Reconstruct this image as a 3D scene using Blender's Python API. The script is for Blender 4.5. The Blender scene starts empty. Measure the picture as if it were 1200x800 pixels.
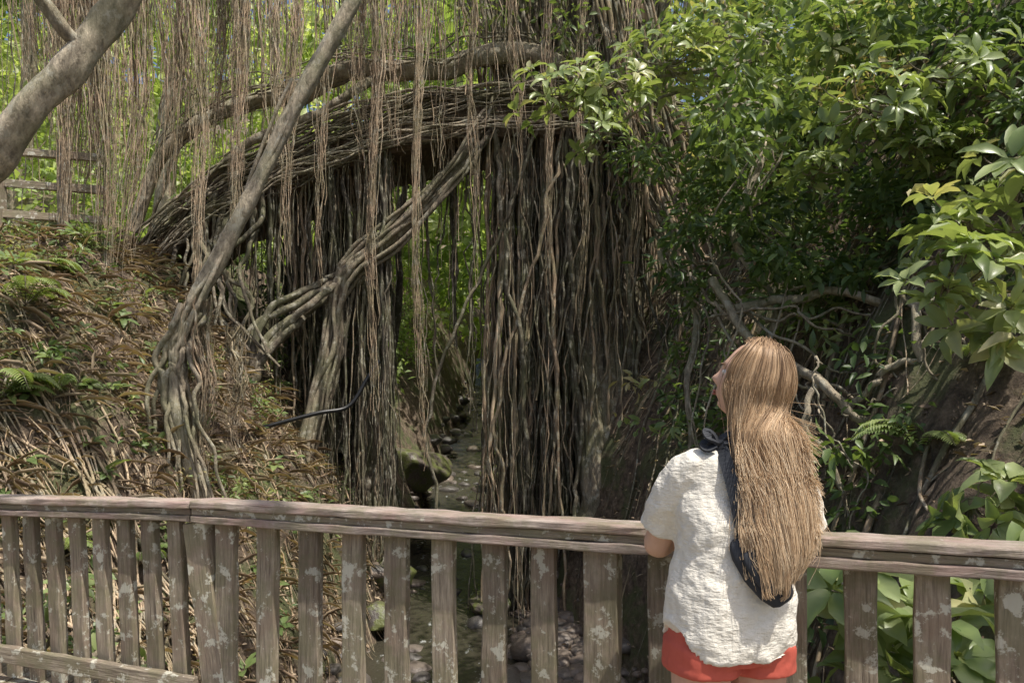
import bpy, math, random
import numpy as np
from mathutils import Vector, Matrix
random.seed(7); R=np.random.RandomState(11)
scene=bpy.context.scene
COL=scene.collection
# ------------------------------------------------------------ helpers
def vnoise(x,y,seed=0):
    xi=np.floor(x).astype(np.int64); yi=np.floor(y).astype(np.int64)
    xf=x-xi; yf=y-yi
    def h(a,b):
        n=(a*374761393+b*668265263+seed*1442695041)&0x7fffffff
        n=((n^(n>>13))*1274126177)&0x7fffffff
        return ((n^(n>>16))&0xffff)/65535.0
    u=xf*xf*(3-2*xf); v=yf*yf*(3-2*yf)
    return (h(xi,yi)*(1-u)+h(xi+1,yi)*u)*(1-v)+(h(xi,yi+1)*(1-u)+h(xi+1,yi+1)*u)*v*1.0
def fbm(x,y,o=4,seed=0):
    s=0;a=.5
    for i in range(o):
        s=s+a*(vnoise(x*2**i+i*17.3,y*2**i+i*9.1,seed+i)-.5); a*=.5
    return s
def mesh_obj(name,V,faces_flat,starts,mat,tone=None,smooth=True,parent=None):
    me=bpy.data.meshes.new(name)
    V=np.asarray(V,dtype=np.float32)
    me.vertices.add(len(V)); me.vertices.foreach_set('co',V.ravel())
    me.loops.add(len(faces_flat)); me.loops.foreach_set('vertex_index',np.asarray(faces_flat,dtype=np.int32))
    me.polygons.add(len(starts)); me.polygons.foreach_set('loop_start',np.asarray(starts,dtype=np.int32))
    me.update(calc_edges=True); me.validate()
    if tone is not None:
        a=me.attributes.new('tone','FLOAT','POINT'); a.data.foreach_set('value',np.asarray(tone,dtype=np.float32))
    if smooth: me.polygons.foreach_set('use_smooth',np.ones(len(me.polygons),dtype=bool))
    if mat: me.materials.append(mat)
    ob=bpy.data.objects.new(name,me); COL.objects.link(ob)
    if parent: ob.parent=parent
    return ob
def empty(name,loc=(0,0,0)):
    e=bpy.data.objects.new(name,None); COL.objects.link(e); e.location=loc; return e
def sm(P,n=40):
    P=np.asarray(P,float); k=len(P)
    Q=np.vstack([2*P[0]-P[1],P,2*P[-1]-P[-2]])
    t=np.linspace(0,k-1-1e-6,n); i=t.astype(int); f=(t-i)[:,None]
    a,b,c,d=Q[i],Q[i+1],Q[i+2],Q[i+3]
    return .5*((2*b)+(-a+c)*f+(2*a-5*b+4*c-d)*f**2+(-a+3*b-3*c+d)*f**3)
class Tubes:
    def __init__(s): s.V=[];s.F=[];s.T=[];s.n=0
    def add(s,P,r,sides=5,tone=.5,flute=0.,lump=0.):
        P=np.asarray(P,float); k=len(P); r=np.broadcast_to(np.asarray(r,float),(k,)) 
        T=np.gradient(P,axis=0); T/=np.linalg.norm(T,axis=1)[:,None]+1e-9
        m=T.mean(0); ref=np.array([0,0,1.]) if abs(m[2])<.75*np.linalg.norm(m)+1e-9 else np.array([1.,.2,0])
        N=ref-(T@ref)[:,None]*T; N/=np.linalg.norm(N,axis=1)[:,None]+1e-9
        B=np.cross(T,N)
        th=np.linspace(0,2*math.pi,sides,endpoint=False)
        ph=R.rand()*6; ss=np.arange(k)
        rr=r[:,None]*np.ones((1,sides))
        if flute: rr=rr*(1+flute*np.sin(3*th[None]+ph+ss[:,None]*.06)+flute*.7*np.sin(5*th[None]+ph*2-ss[:,None]*.09)+flute*.5*np.sin(8*th[None]+ph*3+ss[:,None]*.05))
        if lump:
            lf=fbm(ss*.22+ph*9,ss*0+3.,3,3); rr=rr*(1+lump*2.2*lf[:,None]+lump*.35*(R.rand(k,sides)-.5))
        V=P[:,None]+rr[...,None]*(np.cos(th)[None,:,None]*N[:,None]+np.sin(th)[None,:,None]*B[:,None])
        s.V.append(V.reshape(-1,3))
        i=np.arange(k-1)[:,None]*sides; j=np.arange(sides)[None]; j2=(j+1)%sides
        F=np.stack([i+j,i+j2,i+sides+j2,i+sides+j],-1).reshape(-1,4)+s.n
        s.F.append(F); s.n+=k*sides
        s.T.append(np.broadcast_to(np.asarray(tone,float).reshape(-1,1) if np.ndim(tone) else np.full((k,1),tone),(k,sides)).ravel())
    def build(s,name,mat,parent=None):
        V=np.vstack(s.V);F=np.vstack(s.F)
        return mesh_obj(name,V,F.ravel(),np.arange(len(F))*4,mat,np.concatenate(s.T),True,parent)
class Leaves:
    def __init__(s): s.P=[];s.D=[];s.N=[];s.L=[];s.W=[];s.T=[]
    def add(s,P,D,N,L,W,T):
        n=len(P); s.P.append(P);s.D.append(D);s.N.append(N)
        for a,v in ((s.L,L),(s.W,W),(s.T,T)): a.append(np.broadcast_to(np.asarray(v,float),(n,)))
    def clump(s,c,rad,n,L,tone=.5,sub=None,up=.6,wr=.42,tv=.25,shell=.0):
        c=np.array(c,float); rad=np.array(rad,float)
        sub=sub or max(3,n//35)
        q=R.randn(sub,3); q/=np.linalg.norm(q,axis=1)[:,None]; q*=(R.rand(sub,1)**(.33 if not shell else .12))
        sc=c+q*rad
        idx=R.randint(0,sub,n)
        sr=rad.mean()*.9/sub**.36
        off=R.randn(n,3)*np.array([1,1,.55])*sr*.6
        P=sc[idx]+off
        D=off/(np.linalg.norm(off,axis=1)[:,None]+1e-6)+R.randn(n,3)*.5+np.array([0,0,-.25]); D/=np.linalg.norm(D,axis=1)[:,None]
        N=R.randn(n,3)*.55+np.array([0,0,up]); 
        subt=R.rand(sub)
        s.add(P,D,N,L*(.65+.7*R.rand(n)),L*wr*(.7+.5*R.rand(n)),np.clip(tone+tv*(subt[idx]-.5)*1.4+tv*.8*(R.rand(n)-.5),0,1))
    def rosette(s,c,ax,L,k=7,tone=.5,wr=.36):
        ax=np.array(ax,float); ax/=np.linalg.norm(ax)
        a=np.cross(ax,[.3,.9,.1]); a/=np.linalg.norm(a); b=np.cross(ax,a)
        th=np.arange(k)*2*math.pi/k+R.rand()*6+R.randn(k)*.2
        lift=.15+.5*R.rand(k)
        D=np.cos(th)[:,None]*a+np.sin(th)[:,None]*b+lift[:,None]*ax+np.array([0,0,-.15]); D/=np.linalg.norm(D,axis=1)[:,None]
        s.add(np.array(c)+D*.02,D,np.tile(ax,(k,1))+R.randn(k,3)*.15,L*(.65+.5*R.rand(k)),L*wr*(.8+.4*R.rand(k)),np.clip(tone+.3*(R.rand(k)-.5),0,1))
    def build(s,name,mat,detail=1,parent=None):
        P=np.vstack(s.P);D=np.vstack(s.D);N=np.vstack(s.N);L=np.concatenate(s.L);W=np.concatenate(s.W);T=np.concatenate(s.T)
        S=np.cross(D,N); S/=np.linalg.norm(S,axis=1)[:,None]+1e-9; U=np.cross(S,D)
        if detail==0:
            tp=np.array([[0,0,0],[.45,-.5,.1],[1,0,-.12],[.45,.5,.1]]); fl=np.array([0,1,2,0,2,3]); st=np.array([0,3])
        elif detail==1:
            tp=np.array([[0,0,0],[.35,0,.0],[.72,0,-.08],[1,0,-.2],[.33,-.47,.08],[.7,-.4,.0],[.33,.47,.08],[.7,.4,0]])
            fl=np.array([0,4,1, 1,4,5,2, 2,5,3, 0,1,6, 1,2,7,6, 2,3,7]); st=np.array([0,3,7,10,13,17])
        else:
            a=[0,.12,.3,.5,.7,.87,1]; h=[0,.24,.44,.5,.4,.2,0]; dz=[0,.02,.02,-.01,-.07,-.15,-.26]
            tp=[[a[i],0,dz[i]] for i in range(7)]+[[a[i]+.03,-h[i],dz[i]+.1*h[i]*2+.02*(-1)**i] for i in range(1,6)]+[[a[i]+.03,h[i],dz[i]+.1*h[i]*2-.02*(-1)**i] for i in range(1,6)]
            tp=np.array(tp); fl=[0,7,1,0,1,12]; st=[0,3]; p=6
            for i in range(1,5):
                fl+=[i,6+i,7+i,i+1]; st.append(p); p+=4
                fl+=[i,i+1,12+i,11+i]; st.append(p); p+=4
            fl+=[5,11,6]; st.append(p); p+=3
            fl+=[5,6,16]; st.append(p)
            fl=np.array(fl);st=np.array(st)
        curl=(.4+1.2*R.rand(len(P)))[:,None,None]
        V=P[:,None]+L[:,None,None]*tp[None,:,0:1]*D[:,None]+W[:,None,None]*tp[None,:,1:2]*S[:,None]+curl*L[:,None,None]*tp[None,:,2:3]*U[:,None]
        n=len(P);k=len(tp)
        F=(fl[None]+np.arange(n)[:,None]*k).ravel(); ST=(st[None]+np.arange(n)[:,None]*len(fl)).ravel()
        return mesh_obj(name,V.reshape(-1,3),F,ST,mat,np.repeat(T,k),detail==2,parent)
# ------------------------------------------------------------ materials
def newmat(name):
    m=bpy.data.materials.new(name); m.use_nodes=True; nt=m.node_tree; nt.nodes.clear()
    o=nt.nodes.new('ShaderNodeOutputMaterial'); return m,nt,o
def nd(nt,t,**kw):
    n=nt.nodes.new(t)
    for k,v in kw.items():
        if k in n.inputs: n.inputs[k].default_value=v
        else: setattr(n,k,v)
    return n
def ramp(nt,stops,fac):
    r=nt.nodes.new('ShaderNodeValToRGB'); e=r.color_ramp.elements
    while len(e)<len(stops): e.new(.5)
    for i,(p,c) in enumerate(stops): e[i].position=p; e[i].color=(*c,1)
    nt.links.new(fac,r.inputs[0]); return r.outputs[0]
def coords(nt,scale=(1,1,1),kind='Object'):
    tc=nt.nodes.new('ShaderNodeTexCoord'); mp=nt.nodes.new('ShaderNodeMapping'); mp.inputs['Scale'].default_value=scale
    nt.links.new(tc.outputs[kind],mp.inputs[0]); return mp.outputs[0]
def noise(nt,vec,scale,detail=6,rough=.6):
    n=nd(nt,'ShaderNodeTexNoise',Scale=scale,Detail=detail,Roughness=rough); nt.links.new(vec,n.inputs['Vector']); return n.outputs[0]
def mix(nt,f,a,b,mode='MIX'):
    m=nt.nodes.new('ShaderNodeMix'); m.data_type='RGBA'; m.blend_type=mode
    for i,v in ((0,f),(6,a),(7,b)):
        if isinstance(v,(float,int)): m.inputs[i].default_value=v
        elif isinstance(v,tuple): m.inputs[i].default_value=(*v,1)
        else: nt.links.new(v,m.inputs[i])
    return m.outputs[2]
def bump(nt,h,s,d=.02,prev=None):
    b=nd(nt,'ShaderNodeBump',Strength=s,Distance=d); nt.links.new(h,b.inputs['Height'])
    if prev: nt.links.new(prev,b.inputs['Normal'])
    return b.outputs[0]
def attr(nt,n='tone'):
    a=nt.nodes.new('ShaderNodeAttribute'); a.attribute_name=n; return a.outputs['Fac']
def leafmat(name,stops,trans=.35,rough=.4):
    m,nt,o=newmat(name)
    c=ramp(nt,stops,attr(nt))
    v=coords(nt); n=noise(nt,v,9,2); c=mix(nt,n,mix(nt,1.0,c,(.65,.7,.65),'MULTIPLY'),mix(nt,1.0,c,(1.35,1.25,1.2),'MULTIPLY'))
    p=nd(nt,'ShaderNodeBsdfPrincipled',Roughness=rough); nt.links.new(c,p.inputs['Base Color'])
    t=nt.nodes.new('ShaderNodeBsdfTranslucent'); c2=mix(nt,1.0,c,(1.5,1.55,.7),'MULTIPLY'); nt.links.new(c2,t.inputs[0])
    ms=nd(nt,'ShaderNodeMixShader'); ms.inputs[0].default_value=trans
    nt.links.new(p.outputs[0],ms.inputs[1]); nt.links.new(t.outputs[0],ms.inputs[2]); nt.links.new(ms.outputs[0],o.inputs[0]); return m
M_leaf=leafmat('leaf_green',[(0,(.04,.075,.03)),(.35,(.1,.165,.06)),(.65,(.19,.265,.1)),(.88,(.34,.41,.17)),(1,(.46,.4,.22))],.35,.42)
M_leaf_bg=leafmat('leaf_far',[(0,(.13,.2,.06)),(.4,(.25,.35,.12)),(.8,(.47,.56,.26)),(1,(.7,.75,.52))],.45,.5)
M_leaf_big=leafmat('leaf_large',[(0,(.07,.12,.05)),(.5,(.19,.265,.1)),(.85,(.37,.44,.21)),(1,(.56,.52,.32))],.32,.34)
M_litter=leafmat('leaf_litter',[(0,(.09,.065,.045)),(.5,(.29,.21,.145)),(1,(.62,.51,.37))],.1,.7)
def barkmat(name,stops,sc=(1,1,.25),moss=.0,rough=.9,bs=.8):
    m,nt,o=newmat(name)
    v=coords(nt,sc); n=noise(nt,v,18,8,.7); n2=noise(nt,coords(nt),2.0,5)
    c=ramp(nt,stops,attr(nt))
    c=mix(nt,ramp(nt,[(.35,(0,0,0)),(.65,(1,1,1))],n),mix(nt,1.0,c,(.42,.4,.38),'MULTIPLY'),mix(nt,1.0,c,(1.4,1.36,1.3),'MULTIPLY'))
    if moss:
        c=mix(nt,ramp(nt,[(.43,(0,0,0)),(.6,(moss,)*3)],n2),c,(.17,.185,.085))
    v3=noise(nt,coords(nt),8,7,.7); c=mix(nt,ramp(nt,[(.53,(0,0,0)),(.62,(.65,)*3)],v3),c,(.52,.49,.4))
    p=nd(nt,'ShaderNodeBsdfPrincipled',Roughness=rough); nt.links.new(c,p.inputs['Base Color'])
    nt.links.new(bump(nt,n,bs,.05),p.inputs['Normal']); nt.links.new(p.outputs[0],o.inputs[0]); return m
M_root=barkmat('aerial_root',[(0,(.07,.062,.05)),(.4,(.22,.19,.14)),(.7,(.5,.37,.255)),(1,(.72,.58,.42))],(1,1,.2),.5)
M_bark=barkmat('banyan_bark',[(0,(.07,.06,.048)),(.5,(.3,.255,.19)),(1,(.62,.55,.43))],(1,1,.35),.5)
def simple(name,c,rough=.8,c2=None,sc=20,bs=.3,bd=.01):
    m,nt,o=newmat(name); n=noise(nt,coords(nt),sc,6)
    col=mix(nt,n,c,c2 or tuple(x*.6 for x in c))
    p=nd(nt,'ShaderNodeBsdfPrincipled',Roughness=rough); nt.links.new(col,p.inputs['Base Color'])
    nt.links.new(bump(nt,n,bs,bd),p.inputs['Normal']); nt.links.new(p.outputs[0],o.inputs[0]); return m
m,nt,o=newmat('forest_soil'); M_ground=m
v=coords(nt); n1=noise(nt,v,1.3,8,.65); n2=noise(nt,v,9,8,.7); n3=noise(nt,v,45,4,.6)
c=ramp(nt,[(.3,(.04,.03,.022)),(.48,(.15,.11,.076)),(.64,(.31,.235,.165)),(.8,(.46,.38,.28))],n2)
c=mix(nt,ramp(nt,[(.48,(0,0,0)),(.58,(.8,)*3)],n1),c,mix(nt,n3,(.05,.07,.024),(.2,.23,.09)))
p=nd(nt,'ShaderNodeBsdfPrincipled',Roughness=.95); nt.links.new(c,p.inputs['Base Color'])
b=bump(nt,n2,.9,.12); nt.links.new(bump(nt,n3,.7,.03,b),p.inputs['Normal']); nt.links.new(p.outputs[0],o.inputs[0])
def woodmat(name,a,bc,red,lich):
    m,nt,o=newmat(name)
    oi=nt.nodes.new('ShaderNodeObjectInfo')
    tc=nt.nodes.new('ShaderNodeTexCoord'); ad=nd(nt,'ShaderNodeVectorMath',operation='ADD')
    nt.links.new(tc.outputs['Object'],ad.inputs[0])
    ml=nd(nt,'ShaderNodeVectorMath',operation='SCALE'); nt.links.new(oi.outputs['Random'],ml.inputs['Scale']); ml.inputs[0].default_value=(37,11,23); nt.links.new(ml.outputs[0],ad.inputs[1])
    mp=nt.nodes.new('ShaderNodeMapping'); mp.inputs['Scale'].default_value=(1.2,18,18); nt.links.new(ad.outputs[0],mp.inputs[0])
    g=noise(nt,mp.outputs[0],5,10,.72)
    big=noise(nt,ad.outputs[0],5,6,.6); sp=noise(nt,ad.outputs[0],13,7,.7); sp2=noise(nt,ad.outputs[0],9,6,.7)
    c=mix(nt,ramp(nt,[(.34,(0,0,0)),(.6,(1,1,1))],g),a,bc)
    c=mix(nt,ramp(nt,[(.42,(0,0,0)),(.62,(.65,)*3)],big),c,red)
    c=mix(nt,ramp(nt,[(.44,(0,0,0)),(.58,(.55,)*3)],sp2),c,(.22,.21,.12))
    c=mix(nt,ramp(nt,[(lich,(0,0,0)),(lich+.035,(.9,)*3)],sp),c,(.62,.6,.5))
    rv=ramp(nt,[(0,(.75,)*3),(1,(1.25,)*3)],oi.outputs['Random']); c=mix(nt,1.0,c,rv,'MULTIPLY')
    p=nd(nt,'ShaderNodeBsdfPrincipled',Roughness=.88); p.inputs['Specular IOR Level'].default_value=.25; nt.links.new(c,p.inputs['Base Color'])
    b=bump(nt,g,1.0,.012); nt.links.new(bump(nt,sp,.4,.004,b),p.inputs['Normal']); nt.links.new(p.outputs[0],o.inputs[0]); return m
M_wood=woodmat('weathered_wood',(.14,.11,.085),(.44,.37,.28),(.26,.19,.14),.56)
M_rail=woodmat('handrail_wood',(.2,.155,.135),(.58,.49,.42),(.42,.28,.24),.68)
def rockmat(name,moss,dark=1.):
    m,nt,o=newmat(name); v=coords(nt); n=noise(nt,v,4,8,.65); n2=noise(nt,v,25,5)
    c=mix(nt,attr(nt),mix(nt,n,(.03,.028,.026),(.18,.165,.15)),mix(nt,n,(.16,.11,.08),(.44,.35,.28)))
    c=mix(nt,ramp(nt,[(moss,(0,0,0)),(moss+.1,(.9,)*3)],n),c,mix(nt,n2,(.06,.08,.02),(.2,.22,.07)))
    p=nd(nt,'ShaderNodeBsdfPrincipled',Roughness=.35); nt.links.new(c,p.inputs['Base Color'])
    nt.links.new(bump(nt,n2,.6,.03),p.inputs['Normal']); nt.links.new(p.outputs[0],o.inputs[0]); return m
M_rock=rockmat('river_stone',.66); M_moss=rockmat('mossy_stone',.44)
m,nt,o=newmat('stream_water'); M_water=m
v=coords(nt,(1,.5,1)); n=noise(nt,v,7,5); n2=noise(nt,v,5,8,.75)
p=nd(nt,'ShaderNodeBsdfPrincipled',Roughness=.05,IOR=1.33)
c=mix(nt,ramp(nt,[(.6,(0,0,0)),(.68,(.75,)*3)],n2),(.05,.045,.032),(.6,.63,.62)); nt.links.new(c,p.inputs['Base Color'])
nt.links.new(bump(nt,n,.35,.05),p.inputs['Normal']); nt.links.new(p.outputs[0],o.inputs[0])
# ------------------------------------------------------------ terrain
def zs(y): return np.interp(y,[-60,4,6,9,11,13,16,20,25,32,40,60,120],[-3.4,-3.2,-3,-2.3,-2.1,-1.8,-1.35,-.6,.25,1.3,2.6,10,40])
def gz(x,y):
    x=np.asarray(x,float);y=np.asarray(y,float)
    s=zs(y); xc=-1.15+.15*np.sin(y*.7)
    bed=s-.16+.38*np.clip(np.abs(x-xc)-.6,0,1.2)
    hl=np.interp(y,[-60,3,4,6.5,9.5,14,20,60,120],[0,.1,.3,1.8,3.2,3.6,4.4,14,44])
    dl=np.clip(-x-2.1+.5*fbm(y*.5,y*0+3,3,5),0,None); t=np.clip(dl/3.3,0,1)
    zl=(hl-s)*t**.74+.02*dl+.22*np.clip(dl-7,0,40)
    xr=np.interp(y,[-60,4,7,10,13,20,60],[1.8,1.7,1.8,1.2,.4,-.2,0])
    hr=np.interp(y,[-60,3,5,7,12,20,60,120],[2.2,2.6,4.5,5.6,5.8,6,15,44])
    dr=np.clip(x-xr+.4*fbm(y*.5,y*0+8,3,9),0,None); t2=np.clip(dr/3.6,0,1)
    zr=(hr-s)*t2**.68+.05*dr+.25*np.clip(dr-7,0,40)
    slope=np.clip((dl+dr)*1.2,0.1,1)
    return bed+zl+zr+slope*(.9*fbm(x*.8,y*.8,5,1)+.5*fbm(x*2.7,y*2.7,4,2))
xs=np.unique(np.concatenate([-np.geomspace(7.5,110,26),np.arange(-7.5,7.5,.075),np.geomspace(7.5,110,26)]))
ys=np.unique(np.concatenate([np.linspace(-60,2,22),np.arange(2.2,24,.1),np.geomspace(24,115,50)]))
X,Y=np.meshgrid(xs,ys)
Z=gz(X,Y)
Z=np.where((Y<3.9)&(Z>-.35),np.minimum(Z,-.35+0*Z),Z)
nx,ny=len(xs),len(ys)
i=np.arange(ny-1)[:,None]*nx+np.arange(nx-1)[None]
F=np.stack([i,i+1,i+nx+1,i+nx],-1).reshape(-1,4)
Xj=X+np.where(np.abs(X)<7,.22*fbm(Y*3,Z*3,3,21),0)
mesh_obj('ground',np.stack([Xj,Y,Z],-1).reshape(-1,3),F.ravel(),np.arange(len(F))*4,M_ground)
yw=np.linspace(-10,45,340); uw=np.linspace(-1,1,16)
Yw,Uw=np.meshgrid(yw,uw,indexing='ij'); xcw=-1.15+.15*np.sin(Yw*.7)
Vw=np.stack([xcw+Uw*1.1,Yw,zs(Yw)+.08+.04*fbm(Uw*3,Yw*3,3,4)],-1).reshape(-1,3)
i=np.arange(339)[:,None]*16+np.arange(15)[None]; F=np.stack([i,i+1,i+17,i+16],-1).reshape(-1,4)
mesh_obj('stream',Vw,F.ravel(),np.arange(len(F))*4,M_water)
import bmesh
def ico(sub):
    bm=bmesh.new(); bmesh.ops.create_icosphere(bm,subdivisions=sub,radius=1); V=np.array([v.co[:] for v in bm.verts]); F=np.array([[v.index for v in f.verts] for f in bm.faces]); bm.free(); return V,F
iv,iff=ico(2)
def rocks(name,items,mat,base=(iv,iff)):
    VV=[];FF=[];TT=[];n=0; bv,bf=base
    for (x,y,z,r,sq,tone) in items:
        a=R.rand(3)*100; d=bv
        rr=1+.8*fbm(d[:,0]*1.3+a[0],d[:,1]*1.3+d[:,2]*1.1+a[1],3,3)+.4*fbm(d[:,2]*2+a[2],d[:,0]*2,3,7)
        V=d*rr[:,None]
        for q in range(6):
            nn=R.randn(3); nn/=np.linalg.norm(nn); h=V@nn; cut=.7; V=V-np.where(h>cut,h-cut,0)[:,None]*nn*.85
        V=V*np.array([r*(1+.5*R.rand()),r*(.8+.4*R.rand()),r*sq]); th=R.rand()*6
        c_,s_=math.cos(th),math.sin(th); V=V@np.array([[c_,s_,0],[-s_,c_,0],[0,0,1]])
        VV.append(V+[x,y,z]);FF.append(bf+n);n+=len(bv);TT.append(np.full(len(bv),tone))
    F=np.vstack(FF); return mesh_obj(name,np.vstack(VV),F.ravel(),np.arange(len(F))*3,mat,np.concatenate(TT))
it=[]
for k in range(900):
    y=7+R.rand()**1.1*30; w=.85+1.2*R.rand(); sgn=R.choice([-1,1]); x=-1.15+.15*math.sin(y*.7)+sgn*w
    r=.04+.14*R.rand()**2+ (.32*R.rand() if R.rand()<.2 else 0)
    z=float(gz(x,y))
    if z<zs(y)+.8: it.append((x,y,z+r*.2,r,.6,.7*R.rand()**2))
for k in range(75):
    y=8+R.rand()*28; x=-1.15+R.randn()*.5; r=.06+.2*R.rand(); it.append((x,y,float(zs(y))+.05,r,.6,.7*R.rand()**2))
for k in range(700):
    y=8+R.rand()*5; x=-.2+R.rand()*1.9; r=.04+.14*R.rand()**2; z=float(gz(x,y))
    if z<zs(y)+.75: it.append((x,y,z+r*.3,r,.6,.2+.6*R.rand()))
rocks('river_rocks',it,M_rock)
ib=ico(4)
for q in [(-2.3,17.5,.05,.6,.85,.3),(-2.0,12.4,-1.35,.42,.7,.1),(-.45,19,-.3,.4,.7,.1),(-1.95,15,-1.0,.38,.7,.2),(-2.0,11.2,-1.75,.36,.6,.1),(-.3,11.8,-1.7,.32,.6,.2)]:
    rocks('mossy_boulder',[q],M_moss,ib)
# ------------------------------------------------------------ trunks, roots
def wob(P,a,fr=.35):
    P=np.array(P,float); k=len(P); s=R.rand(3)*100; t=np.arange(k)*fr
    for j in range(3): P[:,j]+=a*2*fbm(t+s[j],t*0+s[j],3,int(s[j]))
    return P
T=Tubes()
def limb(T,pts,r0,r1,n=60,sides=14,tone=.5,fl=.1,w=.06,lump=.08):
    P=wob(sm(pts,n),w,5.5/n); T.add(P,np.linspace(r0,r1,n),sides,tone,fl,lump)
tl=Tubes()
limb(tl,[(-1.6,5.2,7.6),(-2.4,5.6,6.1),(-3.11,6,4.93),(-3.56,6,4.24),(-4.15,6,3.58),(-4.7,6.1,3.05),(-5.4,6.4,2.0),(-5.6,6.5,1.0)],.1,.15,90,18,.8,.09,.1,.16)
limb(tl,[(-3.5,6,4.3),(-3.9,5.8,4.9),(-4.4,5.6,5.8),(-4.8,5.5,7)],.06,.04,40,10,.5,.07,.1)
tl.build('leaning_tree_limb',M_bark)
lb=Tubes()
Bpts=[(-1.0,8,7.6),(-1.66,8,6.1),(-1.8,8,5.83),(-2.31,8,4.81),(-2.77,8,3.8),(-3.23,8,2.97),(-3.58,8,2.28),(-3.66,8,1.77),(-3.55,8,1.22),(-3.3,8,.35)]
limb(lb,Bpts,.065,.1,160,16,.8,.13,.12,.18)
for q in range(3):
    o_=R.randn(3)*.06; limb(lb,[(x+o_[0],y-.06+o_[1]*.3,z+o_[2]) for x,y,z in Bpts[3:]],.018,.04,100,8,.6+.25*R.rand(),.08,.16)
for dx in (-.3,-.2,-.1,0,.08,.16,.26,.35,.48):
    limb(lb,[(-3.5+dx*.2,8,2.5),(-3.66+dx*.4,7.95,1.9),(-3.62+dx*.8,7.9,1.2),(-3.45+dx*1.2,7.8,.05)],.035,.014,40,8,.4+.4*R.rand(),.1,.16)
lb.build('liana_trunk',M_bark)
C=[(-5.9,12,4.2),(-5.5,12,5.3),(-4.84,12,5.97),(-4.01,12,6.27),(-3.32,12,6.41),(-2.77,12,6.73),(-2.08,12,6.8),(-1.11,12,6.77),(-.55,12,6.96),(.28,12,6.94),(1.1,12.3,6.66),(2.0,12.6,6.2)]
Dp=[(-6.3,12,2.8),(-5.9,12,3.5),(-5.35,12,4.2),(-4.6,12,4.75),(-3.74,12,5.15),(-2.77,12,5.55),(-1.8,12,5.86),(-.69,12,6.06),(.55,12,6.13),(1.66,12,6.0),(2.8,12.1,5.9)]
dx_=[p[0] for p in Dp]; dz_=[p[2] for p in Dp]
limb(T,[(x,y-.35,z) for x,y,z in C],.1,.17,120,14,.65,.1,.14,.14)
limb(T,[(-5.0,11.6,4.4),(-4.6,11.5,5.2),(-3.7,11.5,5.75),(-2.9,11.5,6.05),(-2.2,11.5,6.5),(-1.6,11.6,6.75)],.06,.07,80,10,.45,.12,.15,.12)
E=[(-.3,11.6,6.0),(-.53,11.5,5.64),(-1.06,11.5,4.91),(-1.72,11.5,4.19),(-2.39,11.5,3.65),(-2.68,11.5,3.19),(-2.76,11.5,2.46),(-2.98,11.3,1.53),(-3.2,11.2,.4),(-3.2,11.2,-.6)]
limb(T,E,.09,.14,110,14,.3,.16,.15,.14)
for q in range(16):
    o_=R.randn(3)*.09; a=R.randint(0,3); limb(T,[(x+o_[0],y+o_[1]-.03,z+o_[2]) for x,y,z in E[a:]],.015+.03*R.rand(),.02+.04*R.rand(),80,6,.15+.5*R.rand(),.08,.2,.12)
for q in range(7):
    o_=R.randn(3)*.14; limb(T,[(-2.5+o_[0],11.5,3.5),(-3.0,11.3+o_[1],3.0+o_[2]),(-3.58+o_[0],11.2,2.53+o_[2]),(-3.95+o_[1],11,1.9),(-4.3+o_[2]*2,10.9,1.0)],.05,.06,50,8,.1+.35*R.rand(),.12,.14)
for q in range(14):
    x0=-5.3+1.6*R.rand(); z0=float(np.interp(x0,dx_,dz_)); limb(T,[(x0,11.5,z0),(x0+.1*R.randn(),11.3,z0-.9),(x0+.3*R.randn(),11.1,z0-1.7),(x0+.3+.3*R.randn(),10.9,z0-2.8)],.02+.04*R.rand(),.02,50,8,.1+.4*R.rand(),.12,.18)
for k in range(105):
    off=R.randn(3)*np.array([.05,.1,.12]); a=R.randint(0,4); b=len(Dp)-R.randint(0,4)
    src=Dp if R.rand()<.75 else C; up_=R.choice([.22,.2,-.25],p=[.45,.35,.2])
    P=[(x+off[0],y-(.6 if up_<0 else .42 if src is Dp else .3)+off[1],z+off[2]+(up_ if src is Dp else .05)) for x,y,z in src[a:b]]
    if len(P)>3: T.add(wob(sm(P,56),.2,.2),.006+.022*R.rand()**2.5,5,R.rand()*.75+.1)
cl=[.15,.35,.75,1.0,1.3,1.75,2.1,2.35]
for k in range(34):
    x=cl[k%8]+R.randn()*.13; y=12.3+R.rand()*1.1+.1*x; top=7.5+2.5*R.rand()
    g=float(gz(x,y))-.2; tx=x+R.randn()*.35+.25*(x-1.2)
    r=.05+.15*R.rand()**1.6
    T.add(wob(sm([(x+R.randn()*.25,y,g),(x,y,g+1),(x+R.randn()*.12,y,3),(x+R.randn()*.12,y-.1,5.2),(tx,y-.1,top*.8),(tx+R.randn()*.5,y,top+2)],70),.16,.14),np.linspace(r*1.3,r*.8,70),10,.05+.35*R.rand(),.17,.12)
for q in range(9):
    x=1.55+R.randn()*.28; limb(T,[(x+.3*R.randn(),11.4,-.8),(x+.1,11.6,.5),(x+.05,11.9,1.8),(x,12.2,3.5),(x-.1,12.4,6)],.3,.16,60,14,.35+.2*R.rand(),.14,.1,.06)
for k in range(34):
    x=-4.1+R.rand()*1.8; y=12.2+R.rand()*2.5; g=float(gz(x,y))-.2; r=.03+.1*R.rand()**2
    T.add(wob(sm([(x+R.randn()*.2,y-.3,g),(x,y,1.5),(x+R.randn()*.12,y,3.5),(x+R.randn()*.2,y,5.8)],50),.16,.2),np.linspace(r*1.5,r*.8,50),8,.0+.2*R.rand(),.15,.1)
T.build('banyan_tree',M_bark)
bm=bmesh.new()
Pp=sm([(x,12.35,z-.1) for x,y,z in Dp],90); rings=[]
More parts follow.
